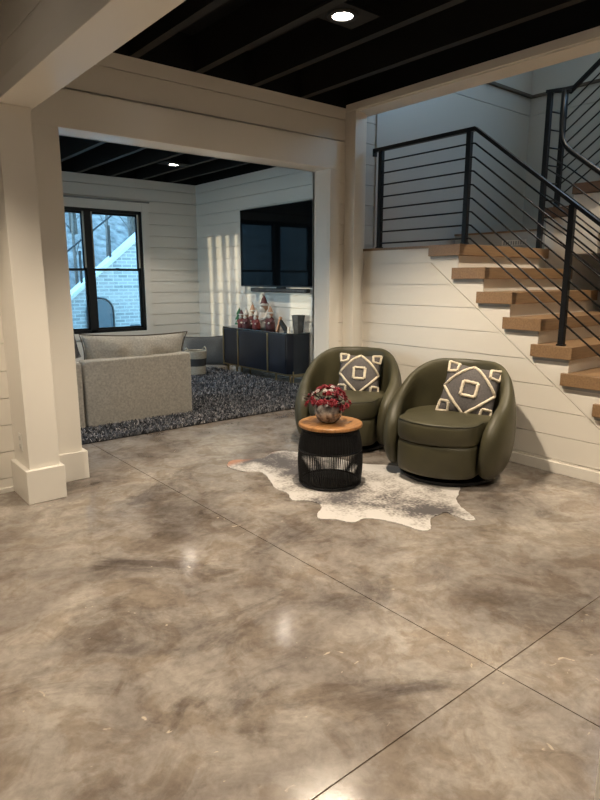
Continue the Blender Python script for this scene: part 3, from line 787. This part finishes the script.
# ------------------------------------------------------------------ shag rug
SR = (1.2, 5.28, 5.40, 8.75)   # x0,x1,y0,y1
t = thing('shag_rug', 'dark blue-grey shag rug on the far room floor under the sofa', 'rug', ((SR[0]+SR[1])/2, (SR[2]+SR[3])/2, 0))
bm = B(); box(bm, SR[0], SR[1], SR[2], SR[3], .001, .012); o = obj('rug_backing', bm, shagbase, t); o.location = (-t.location.x, -t.location.y, 0)
rs = random.Random(11); vv = []; ff = []
NB = 52000
for i in range(NB):
    x = rs.uniform(SR[0]-.01, SR[1]+.01); y = SR[2]-.01 + (SR[3]-SR[2]+.02)*rs.random()**1.25
    if 2.06 < x < 3.24 and y > 6.0 and y < 6.9: continue
    a = rs.uniform(0, 2*PI); w = rs.uniform(.004, .008); h = rs.uniform(.022, .042); lx, ly = rs.uniform(-.03, .03), rs.uniform(-.03, .03)
    ca, sa = math.cos(a)*w, math.sin(a)*w; n0 = len(vv)
    vv += [(x-ca, y-sa, .01), (x+ca, y+sa, .01), (x+ca*.9+lx*.5, y+sa*.9+ly*.5, .01+h*.75), (x-ca*.9+lx*.5, y-sa*.9+ly*.5, .01+h*.75), (x+lx, y+ly, .01+h)]
    ff += [(n0, n0+1, n0+2, n0+3), (n0+3, n0+2, n0+4)]
me = bpy.data.meshes.new('rug_pile'); me.from_pydata(vv, [], ff); me.materials.append(shagm)
o = bpy.data.objects.new('rug_pile', me); C.objects.link(o); o.parent = t; o.location = (-t.location.x, -t.location.y, 0); o['kind'] = 'stuff'

# ------------------------------------------------------------------ sofa
ST = .014
t = thing('sectional_sofa', 'beige linen sectional sofa seen from behind on the shag rug', 'sofa', (2.6, 6.4, ST))
def SO(name, bm, bev, sub=0):
    o = obj(name, bm, sofaf, t, bevel=bev, seg=4, smooth=True); o.location = (-2.6, -6.4, -ST); return o
bm = B(); box(bm, 2.095, 3.285, 5.90, 6.06, ST+.004, .695); SO('back_panel', bm, .022)
bm = B(); box(bm, .90, 2.075, 5.90, 6.06, ST+.004, .685); SO('back_panel', bm, .022)
bm = B(); box(bm, 2.10, 3.28, 6.062, 6.86, ST+.05, .30); SO('seat_frame', bm, .02)
bm = B(); box(bm, .92, 2.07, 6.062, 6.86, ST+.05, .30); SO('seat_frame', bm, .02)
bm = B(); box(bm, 2.11, 3.27, 6.07, 6.88, .302, .46); SO('seat_cushion', bm, .05)
bm = B(); box(bm, .93, 2.06, 6.07, 6.88, .302, .46); SO('seat_cushion', bm, .05)
for x in (2.2, 3.15, 1.05, 1.95):
    bm = B(); box(bm, x-.03, x+.03, 6.7, 6.76, ST, ST+.05); o = obj('foot', bm, winf, t); o.location = (-2.6, -6.4, -ST)
def sofa_cushion(cx, w, h, z, y, roll=0, tilt=8, wob=.05):
    bm = pillow_mesh(w, h, .30, 24, wob)
    bmesh.ops.transform(bm, matrix=Matrix.Translation((cx-2.6, y-6.4, z-ST)) @ Matrix.Rotation(R(90+tilt), 4, 'X') @ Matrix.Rotation(R(roll), 4, 'Z'), verts=bm.verts)
    o = obj('back_cushion', bm, sofaf, t, smooth=True, sub=1)
    # welt along the top edge
    bm = B(); pts = []
    MM = Matrix.Translation((cx-2.6, y-6.4, z-ST)) @ Matrix.Rotation(R(90+tilt), 4, 'X') @ Matrix.Rotation(R(roll), 4, 'Z')
    for (a, b_) in (((-1, -1), (1, -1)), ((1, -1), (1, 1)), ((1, 1), (-1, 1)), ((-1, 1), (-1, -1))):
        for k in range(16):
            q = k/16; pts.append(MM @ pillow_pt(a[0]+(b_[0]-a[0])*q, a[1]+(b_[1]-a[1])*q, w, h, .30, 1))
    pts.append(pts[0]); tube(bm, pts, .006, 6, caps=False); obj('welt', bm, mat('welt_brown', (.16, .13, .10), .9), o, smooth=True)
sofa_cushion(2.735, 1.22, .56, .650, 6.13, roll=-1.8)
sofa_cushion(1.48, 1.22, .56, .68, 6.13)
M4 = Matrix.Translation((2.02, 6.35, .81)) @ Matrix.Rotation(R(20), 4, 'Z') @ Matrix.Rotation(R(98), 4, 'X') @ Matrix.Rotation(R(18), 4, 'Z')
p = thing('throw_pillow', 'white pillow with dark pattern peeking above the sofa back', 'pillow'); p.matrix_world = M4
obj('pillow_cover', pillow_mesh(.44, .44, .14), mat('pillow_white', (.55, .52, .48), .9, (.06, .06, .08), 7), p, smooth=True)
bm = B(); tube(bm, [pillow_pt(-1+.1*k, 1, .44, .44, .14, 1) for k in range(21)], .006, 6); obj('welt', bm, mat('welt_brown', (.2, .2, .2), .9), p, smooth=True)

# ------------------------------------------------------------------ basket + floor cushion
BK = (4.66, 8.22)
t = thing('storage_basket', 'cream and charcoal striped rope basket beside the sofa', 'basket', (BK[0], BK[1], .04))
prof_r = lambda z: .135 + .03*z/.4
for (z0, z1, m, nm) in ((0, .13, basketw, 'lower_band'), (.13, .245, basketd, 'dark_band'), (.245, .36, basketw, 'upper_band')):
    bm = B(); k = 0; pr2 = []
    n = int((z1-z0)/.019)
    for i in range(n):
        zc = z0+(i+.5)*(z1-z0)/n
        pts = [(prof_r(zc)*math.cos(2*PI*j/36), prof_r(zc)*math.sin(2*PI*j/36), zc) for j in range(37)]; tube(bm, pts, .0115, 6, caps=False)
    obj(nm, bm, m, t, smooth=True)
for s in (0, PI):
    bm = B(); tube(bm, [(prof_r(.36)*math.cos(s+a), prof_r(.36)*math.sin(s+a), .36+.05*math.cos(a/.35*PI/2)) for a in (-.35, -.2, 0, .2, .35)], .01, 6); obj('handle', bm, basketw, t, smooth=True)
bm = B(); lathe(bm, [(0, 0), (.135, 0), (.135, .01), (0, .01)], 36); obj('bottom', bm, basketw, t)
M4 = Matrix.Translation((5.30, 9.05, .27)) @ Matrix.Rotation(R(-24), 4, 'Z') @ Matrix.Rotation(R(78), 4, 'X') @ Matrix.Rotation(R(0), 4, 'Z')
p = thing('floor_cushion', 'large grey cushion standing on the floor against the corner', 'cushion'); p.matrix_world = M4
obj('cushion_cover', pillow_mesh(.82, .52, .2, 20), greyf, p, smooth=True)
bm = B(); pts = []
for (a, b_) in (((-1, -1), (1, -1)), ((1, -1), (1, 1)), ((1, 1), (-1, 1)), ((-1, 1), (-1, -1))):
    for k in range(10): q = k/10; pts.append(pillow_pt(a[0]+(b_[0]-a[0])*q, a[1]+(b_[1]-a[1])*q, .82, .52, .2, 1))
pts.append(pts[0]); tube(bm, pts, .007, 6, caps=False); obj('welt', bm, mat('welt_dark', (.05, .05, .055), .9), p, smooth=True)

# ------------------------------------------------------------------ sideboard
CX0, CX1, CY0, CY1 = 5.34, 5.72, 6.74, 8.56; cz0, cz1 = .105, .70; ch = .07
t = thing('sideboard', 'dark navy sideboard with brass strips and chamfered end under the television', 'sideboard', (5.53, 7.65, 0))
def SB(o): o.location = (-5.53, -7.65, 0); return o
def cab(bm, ins, z0, z1):
    x0, y0, y1 = CX0+ins, CY0+ins, CY1-ins
    prism(bm, [(CX1, y0, z0), (x0+ch, y0, z0), (x0, y0+ch, z0), (x0, y1-ch, z0), (x0+ch, y1, z0), (CX1, y1, z0)], (0, 0, z1-z0))
bm = B(); cab(bm, .012, cz0+.02, cz1); SB(obj('cabinet_body', bm, navy, t, bevel=.003))
bm = B(); cab(bm, -.004, cz1, cz1+.022); SB(obj('glass_top', bm, mat('dark_glass_top', (.03, .035, .038), .06, spec=.8), t, bevel=.002))
bm = B(); cab(bm, .004, cz0, cz0+.02); SB(obj('base_rail', bm, brass, t))
seams = [6.82, 7.272, 8.065, 8.49]
for a, b_ in zip(seams, seams[1:]):
    bm = B(); box(bm, CX0+.001, CX0+.013, a+.018, b_-.018, cz0+.03, cz1-.01); d = SB(obj('door', bm, navy, t, bevel=.002))
for y in seams[1:3]+[CY1-ch]:
    bm = B(); box(bm, CX0-.008, CX0+.011, y-.014, y+.014, cz0, cz1); SB(obj('brass_strip', bm, brass, t, bevel=.002))
for y in (CY0+.06, CY0+.40, 8.2, CY1-.10):
    for x in (CX0+.06, CX1-.05):
        bm = B(); box(bm, x-.012, x+.012, y-.012, y+.012, 0.0, cz0+.04); SB(obj('leg', bm, brass, t))
bm = B(); box(bm, CX0+.06, CX1-.05, CY0-.008, CY0+.006, .085, .10); box(bm, CX0+.06, CX0+.075, CY0-.008, CY0+.006, .0, .17); box(bm, CX1-.065, CX1-.05, CY0-.008, CY0+.006, 0, .17)
SB(obj('end_stretcher', bm, brass, t))

# television and soundbar
t = thing('television', 'large black wall-mounted television with glossy screen', 'television', (TX, 7.45, 1.965))
bm = B(); box(bm, -.075, -.035, -1.1, .99, -.60, .60); obj('screen_housing', bm, winf, t, bevel=.004)
bm = B(); box(bm, -.0765, -.075, -1.085, .975, -.58, .588); obj('screen', bm, glassk, t)
bm = B(); box(bm, -.035, 0, -.3, .3, -.25, .25); obj('wall_mount', bm, winf, t)
t = thing('soundbar', 'slim black soundbar mounted under the television', 'soundbar', (TX, 7.44, 1.315))
bm = B(); box(bm, -.10, -.02, -.70, .70, -.03, .03); obj('speaker_body', bm, winf, t, bevel=.015, seg=3)
bm = B(); box(bm, -.03, .001, -.1, .1, -.02, .27); obj('bracket', bm, winf, t)
bm = B(); box(bm, -.103, -.099, -.66, .66, -.018, .018); obj('speaker_grille', bm, darkv, t)

# ornaments on the sideboard
TZ = cz1+.0225
def figure(y, x, s, label, coat, hat, rzz=0):
    t = thing('christmas_figurine', label, 'figurine', (x, y, TZ), rzz, 'christmas figurines on the sideboard')
    bm = B(); lathe(bm, [(0, 0), (.050*s, 0), (.056*s, .02*s), (.052*s, .07*s), (.038*s, .12*s), (.020*s, .14*s), (0, .145*s)], 18); obj('body', bm, coat, t, smooth=True)
    bm = B(); ball(bm, (0, 0, .165*s), .032*s); obj('head', bm, skinc, t, smooth=True)
    bm = B(); ball(bm, (-.018*s, 0, .148*s), .026*s, .8, 1, 1.3); obj('beard', bm, snow, t, smooth=True)
    bm = B(); lathe(bm, [(.036*s, .18*s), (.036*s, .195*s), (.028*s, .20*s), (.016*s, .235*s), (0, .26*s)], 14); obj('hat', bm, hat, t, smooth=True)
    bm = B(); ball(bm, (0, .01*s, .265*s), .012*s); lathe(bm, [(.036*s, .178*s), (.040*s, .185*s), (.036*s, .195*s)], 14, cap=False); obj('hat_trim', bm, snow, t, smooth=True)
    for sy in (-1, 1):
        bm = B(); tube(bm, [(0, sy*.03*s, .12*s), (-.02*s, sy*.055*s, .09*s), (-.045*s, sy*.04*s, .075*s)], [.014*s, .013*s, .010*s], 8); a = obj('arm', bm, coat, t, smooth=True)
        bm = B(); ball(bm, (-.05*s, sy*.038*s, .075*s), .012*s); obj('mitten', bm, snow, a, smooth=True)
        bm = B(); ball(bm, (-.02*s, sy*.022*s, .008*s), .018*s, 1.5, .9, .45); obj('boot', bm, darkv, t, smooth=True)
darkred = mat('figurine_dark_red', (.15, .035, .035), .6, (.08, .03, .03), 30)
figure(8.10, 5.44, 1.12, 'small figurine with tan face, leftmost of the figurines', santa, darkred, .2)
figure(7.93, 5.42, 1.2, 'small red and white figurine in the middle front of the sideboard figurines', darkred, snow, -.1)
figure(8.00, 5.59, 1.45, 'mid height figurine at the back left of the figurines', darkred, skinc)
figure(7.66, 5.42, 1.2, 'squat red and white figurine at the front right of the figurines', santa, snow, .1)
figure(7.70, 5.60, 2.0, 'tallest red and white figurine on the sideboard', snow, darkred)
figure(7.46, 5.54, 1.4, 'dark red figurine right of the tallest one', darkred, skinc)
t = thing('small_tree', 'small green ornament tree at the left of the figurines', 'tree ornament', (5.5, 8.25, TZ))
bm = B(); lathe(bm, [(0, .03), (.08, .04), (.035, .12), (.07, .12), (.028, .2), (.05, .2), (0, .32)], 14); obj('branches', bm, fgreen, t)
bm = B(); lathe(bm, [(0, 0), (.03, 0), (.02, .035), (0, .035)], 12); obj('base', bm, bark, t)
t = thing('tabletop_sculpture', 'slanted black and tan sculpture forming an open triangle on the sideboard', 'sculpture', (5.46, 7.09, TZ))
bm = B(); prism(bm, [(0, .10, .0), (0, .135, .0), (0, .045, .22), (0, .015, .20)], (.04, 0, 0)); obj('tan_strut', bm, skinc, t, bevel=.003)
bm = B(); prism(bm, [(0.0, .05, .12), (0, .03, .17), (0, -.13, .03), (0, -.15, .0), (0, -.07, .0)], (.05, 0, 0)); obj('black_strut', bm, trimblk, t, bevel=.003)
t = thing('vase', 'tapered dark stone vase at the right end of the sideboard', 'vase', (5.61, 6.87, TZ))
bm = B(); lathe(bm, [(0, 0), (.068, 0), (.072, .02), (.096, .23), (.098, .24), (.088, .24), (.066, .02), (0, .02)], 8); obj('vase_body', bm, darkv, t)
bm = B(); lathe(bm, [(.090, .232), (.101, .234), (.101, .246), (.090, .246), (.090, .232)], 8, cap=False); obj('rim', bm, darkv, t)
t = thing('candle_holder', 'small pale candle holder beside the dark stone vase', 'candle holder', (5.47, 6.92, TZ))
bm = B(); lathe(bm, [(0, 0), (.028, 0), (.02, .01), (.02, .075), (.026, .08), (0, .08)], 16); obj('holder', bm, snow, t, smooth=False)

# ------------------------------------------------------------------ outdoors
bm = B(); box(bm, -12, 16, 10.12, 14.6, -.25, -.05)
pr3 = []
struct(obj('ground', bm, grass), 'ground outside the far room window')
bm = B(); nx, ny = 30, 16; gv = {}
for i in range(nx+1):
    for j in range(ny+1):
        x = -12+32*i/nx; y = 14.4+20*j/ny; z = -.1 + .62*(y-14.4) + .9*smoothstep(14.4, 16, y) + .35*noise.noise(Vector((x*.4, y*.4, 0)))
        gv[i, j] = bm.verts.new((x, y, z))
for i in range(nx):
    for j in range(ny): bm.faces.new((gv[i, j], gv[i+1, j], gv[i+1, j+1], gv[i, j+1]))
struct(obj('hillside', bm, grass, smooth=True), 'leafy hillside beyond the outdoor stair wall')
# brick stair wall climbing to the right
WY = 13.0
def capz(x): return max(.35, 1.21 + (x-4.645)*.825)
t = thing('brick_stair_wall', 'pale painted brick wall climbing to the right outside the window', 'wall', (4.6, WY, -.05))
def WL(o): o.location = (-4.6, -WY, .05); return o
bm = B(); prism(bm, [(1.0, WY, -.05), (9.0, WY, -.05), (9.0, WY, capz(9.0)), (3.6, WY, capz(3.6)), (1.0, WY, .35)], (0, .3, 0)); WL(obj('brickwork', bm, brick, t))
bm = B(); prism(bm, [(1.0, WY-.04, .35), (3.6, WY-.04, capz(3.6)), (9.0, WY-.04, capz(9.0)), (9.0, WY-.04, capz(9.0)+.10), (3.6, WY-.04, capz(3.6)+.10), (1.0, WY-.04, .45)], (0, .38, 0)); WL(obj('stone_cap', bm, stonecap, t))
t = thing('outdoor_railing', 'thin black railing following the outdoor brick stair', 'railing', (4.6, WY+.15, .5))
def OL(o): o.location = (-4.6, -WY-.15, -.5); return o
bm = B(); tube(bm, [(3.3, WY+.15, capz(3.3)+.77), (8.8, WY+.15, capz(8.8)+.77)], .02, 6); OL(obj('top_rail', bm, steel, t))
for x in (4.75, 5.42, 6.2, 7.0):
    bm = B(); box(bm, x-.02, x+.02, WY+.13, WY+.17, capz(x)+.09, capz(x)+.77); OL(obj('post', bm, steel, t))
t = thing('arched_door', 'dark slate-blue arched door in the outdoor brick wall', 'door', (5.05, WY, -.05))
bm = B(); pts = [(-.27, -.03, 0), (.27, -.03, 0)] + [(.27*math.cos(a*PI/12), -.03, .85+.25*math.sin(a*PI/12)) for a in range(13)]; prism(bm, pts, (0, .028, 0)); obj('door_panel', bm, bluedoor, t)
bm = B(); tube(bm, [(.29, -.03, 0)]+[(.29*math.cos(a*PI/12), -.03, .85+.28*math.sin(a*PI/12)) for a in range(13)]+[(-.29, -.03, 0)], .022, 6); obj('door_arch', bm, winf, t)
bm = B(); box(bm, 5.72-5.05, 5.95-5.05, -.03, -.002, .30, .52); 
kk = obj('meter_box', bm, bluedoor, None); kk.location = (5.05, WY, -.05); tag(kk, 'small slate-blue box low on the outdoor brick wall', 'box')
rt_ = random.Random(5)
def tree(x, y, z, hgt, r, label, group, nb=9, lean=.2):
    t = thing('bare_tree', label, 'tree', (x, y, z), 0, group)
    bm = B(); lx = rt_.uniform(-lean, lean); tube(bm, [(0, 0, 0), (lx*.3, 0, hgt*.35), (lx, .1, hgt)], [r, r*.85, r*.4], 8); obj('trunk', bm, bark, t, smooth=True)
    bm = B()
    for k in range(nb):
        z1 = hgt*rt_.uniform(.2, .9); f_ = z1/hgt; a = rt_.uniform(0, 2*PI); L_ = rt_.uniform(.4, .8)
        p0 = Vector((lx*f_*.9, .1*f_, z1)); p1 = p0+Vector((math.cos(a)*L_*.5, math.sin(a)*L_*.5, L_*.6)); p2 = p1+Vector((math.cos(a+.4)*L_*.3, math.sin(a+.4)*L_*.3, L_*.6))
        tube(bm, [p0, p1, p2], [r*.3, r*.2, r*.08], 5)
    obj('branches', bm, bark, t)
k = 0
for row in range(4):
    for col in range(5):
        x = 3.6 + col*1.75 + (row % 2)*.85 + rt_.uniform(-.15, .15); y = 15.6 + row*1.9 + rt_.uniform(-.15, .15)
        tree(x, y, -.1 + .62*(y-14.4) + .9*smoothstep(14.4, 16, y) - .4, rt_.uniform(6.5, 8.5), rt_.uniform(.06, .13), 'bare thin tree in the woods on the hillside outside', 'bare trees on the hillside')
for col in range(9):
    x = 4.1 + col*.62 + rt_.uniform(-.12, .12); y = 14.55 + (col % 3)*.28
    tree(x, y, -.25 + .9*smoothstep(14.4, 16, y), rt_.uniform(6, 7.5), rt_.uniform(.025, .05), 'slender bare sapling at the foot of the hillside, just behind the outdoor brick wall', 'saplings behind the outdoor brick wall', 7, .25)
bm = B(); box(bm, -14, -.45, 3.0, 10.1, -.25, -.05); struct(obj('ground', bm, grass))
for y, r_ in ((9.49, .085), (9.235, .10), (8.91, .10), (8.66, .11), (8.36, .15), (8.02, .155), (7.70, .12), (7.28, .17), (6.50, .16), (6.15, .15), (5.8, .15)):  # unseen trunks, spaced to cut the low sun into wall streaks
    tree(-2.4 - (0.5 if r_ > .1 else 0) - rt_.random()*.1, y, -.1, 5, r_, 'bare tree added outside the left far room windows to break up the sun', 'added sun-breaking trees left of the far room', 0, .02)

# ------------------------------------------------------------------ light
w = bpy.data.worlds.new('sky'); bpy.context.scene.world = w; w.use_nodes = True; nt = w.node_tree
bg = nt.nodes['Background']
tc = nt.nodes.new('ShaderNodeTexCoord'); sp = nt.nodes.new('ShaderNodeSeparateXYZ'); cr = nt.nodes.new('ShaderNodeValToRGB')
nt.links.new(tc.outputs['Generated'], sp.inputs[0]); nt.links.new(sp.outputs[2], cr.inputs[0])
cr.color_ramp.elements[0].position = 0; cr.color_ramp.elements[0].color = (.55, .80, .92, 1); cr.color_ramp.elements[1].position = .8; cr.color_ramp.elements[1].color = (.20, .50, .90, 1)
nt.links.new(cr.outputs[0], bg.inputs[0]); bg.inputs[1].default_value = 10.0

s = bpy.data.lights.new('sun', 'SUN'); s.energy = 1.6; s.color = (1.0, .88, .62); s.angle = R(.6)
so = bpy.data.objects.new('sun', s); C.objects.link(so)
d = Vector((1, .015, -.055)); so.rotation_euler = d.to_track_quat('-Z', 'Y').to_euler(); so.location = (-6, 8, 3)

def portal(loc, rot, sx, sy):
    l = bpy.data.lights.new('sky_portal', 'AREA'); l.shape = 'RECTANGLE'; l.size = sx; l.size_y = sy; l.cycles.is_portal = True
    o = bpy.data.objects.new('sky_portal', l); C.objects.link(o); o.location = loc; o.rotation_euler = rot
portal(((W0+W1)/2, TY+.14, (WZ0+WZ1)/2), (R(-90), 0, 0), W1-W0, WZ1-WZ0)
portal((-.42, 6.4, 1.55), (0, R(-90), 0), 2.1, 1.6)
portal((-.42, 8.675, 1.55), (0, R(-90), 0), 2.1, 1.95)
portal((7.47, 1.95, 4.5), (0, R(90), 0), 1.6, 1.3)

# ------------------------------------------------------------------ camera
cam = bpy.data.cameras.new('camera'); co = bpy.data.objects.new('camera', cam); C.objects.link(co)
co.location = (0, 0, 1.5); co.rotation_euler = (R(90-11.419), 0, R(-39.39)); cam.sensor_width = 36; cam.lens = 604/800*36; cam.clip_start = .02
sc = bpy.context.scene; sc.camera = co
sc.view_settings.view_transform = 'Standard'; sc.view_settings.look = 'None'; sc.view_settings.exposure = 0.0; sc.view_settings.gamma = 1
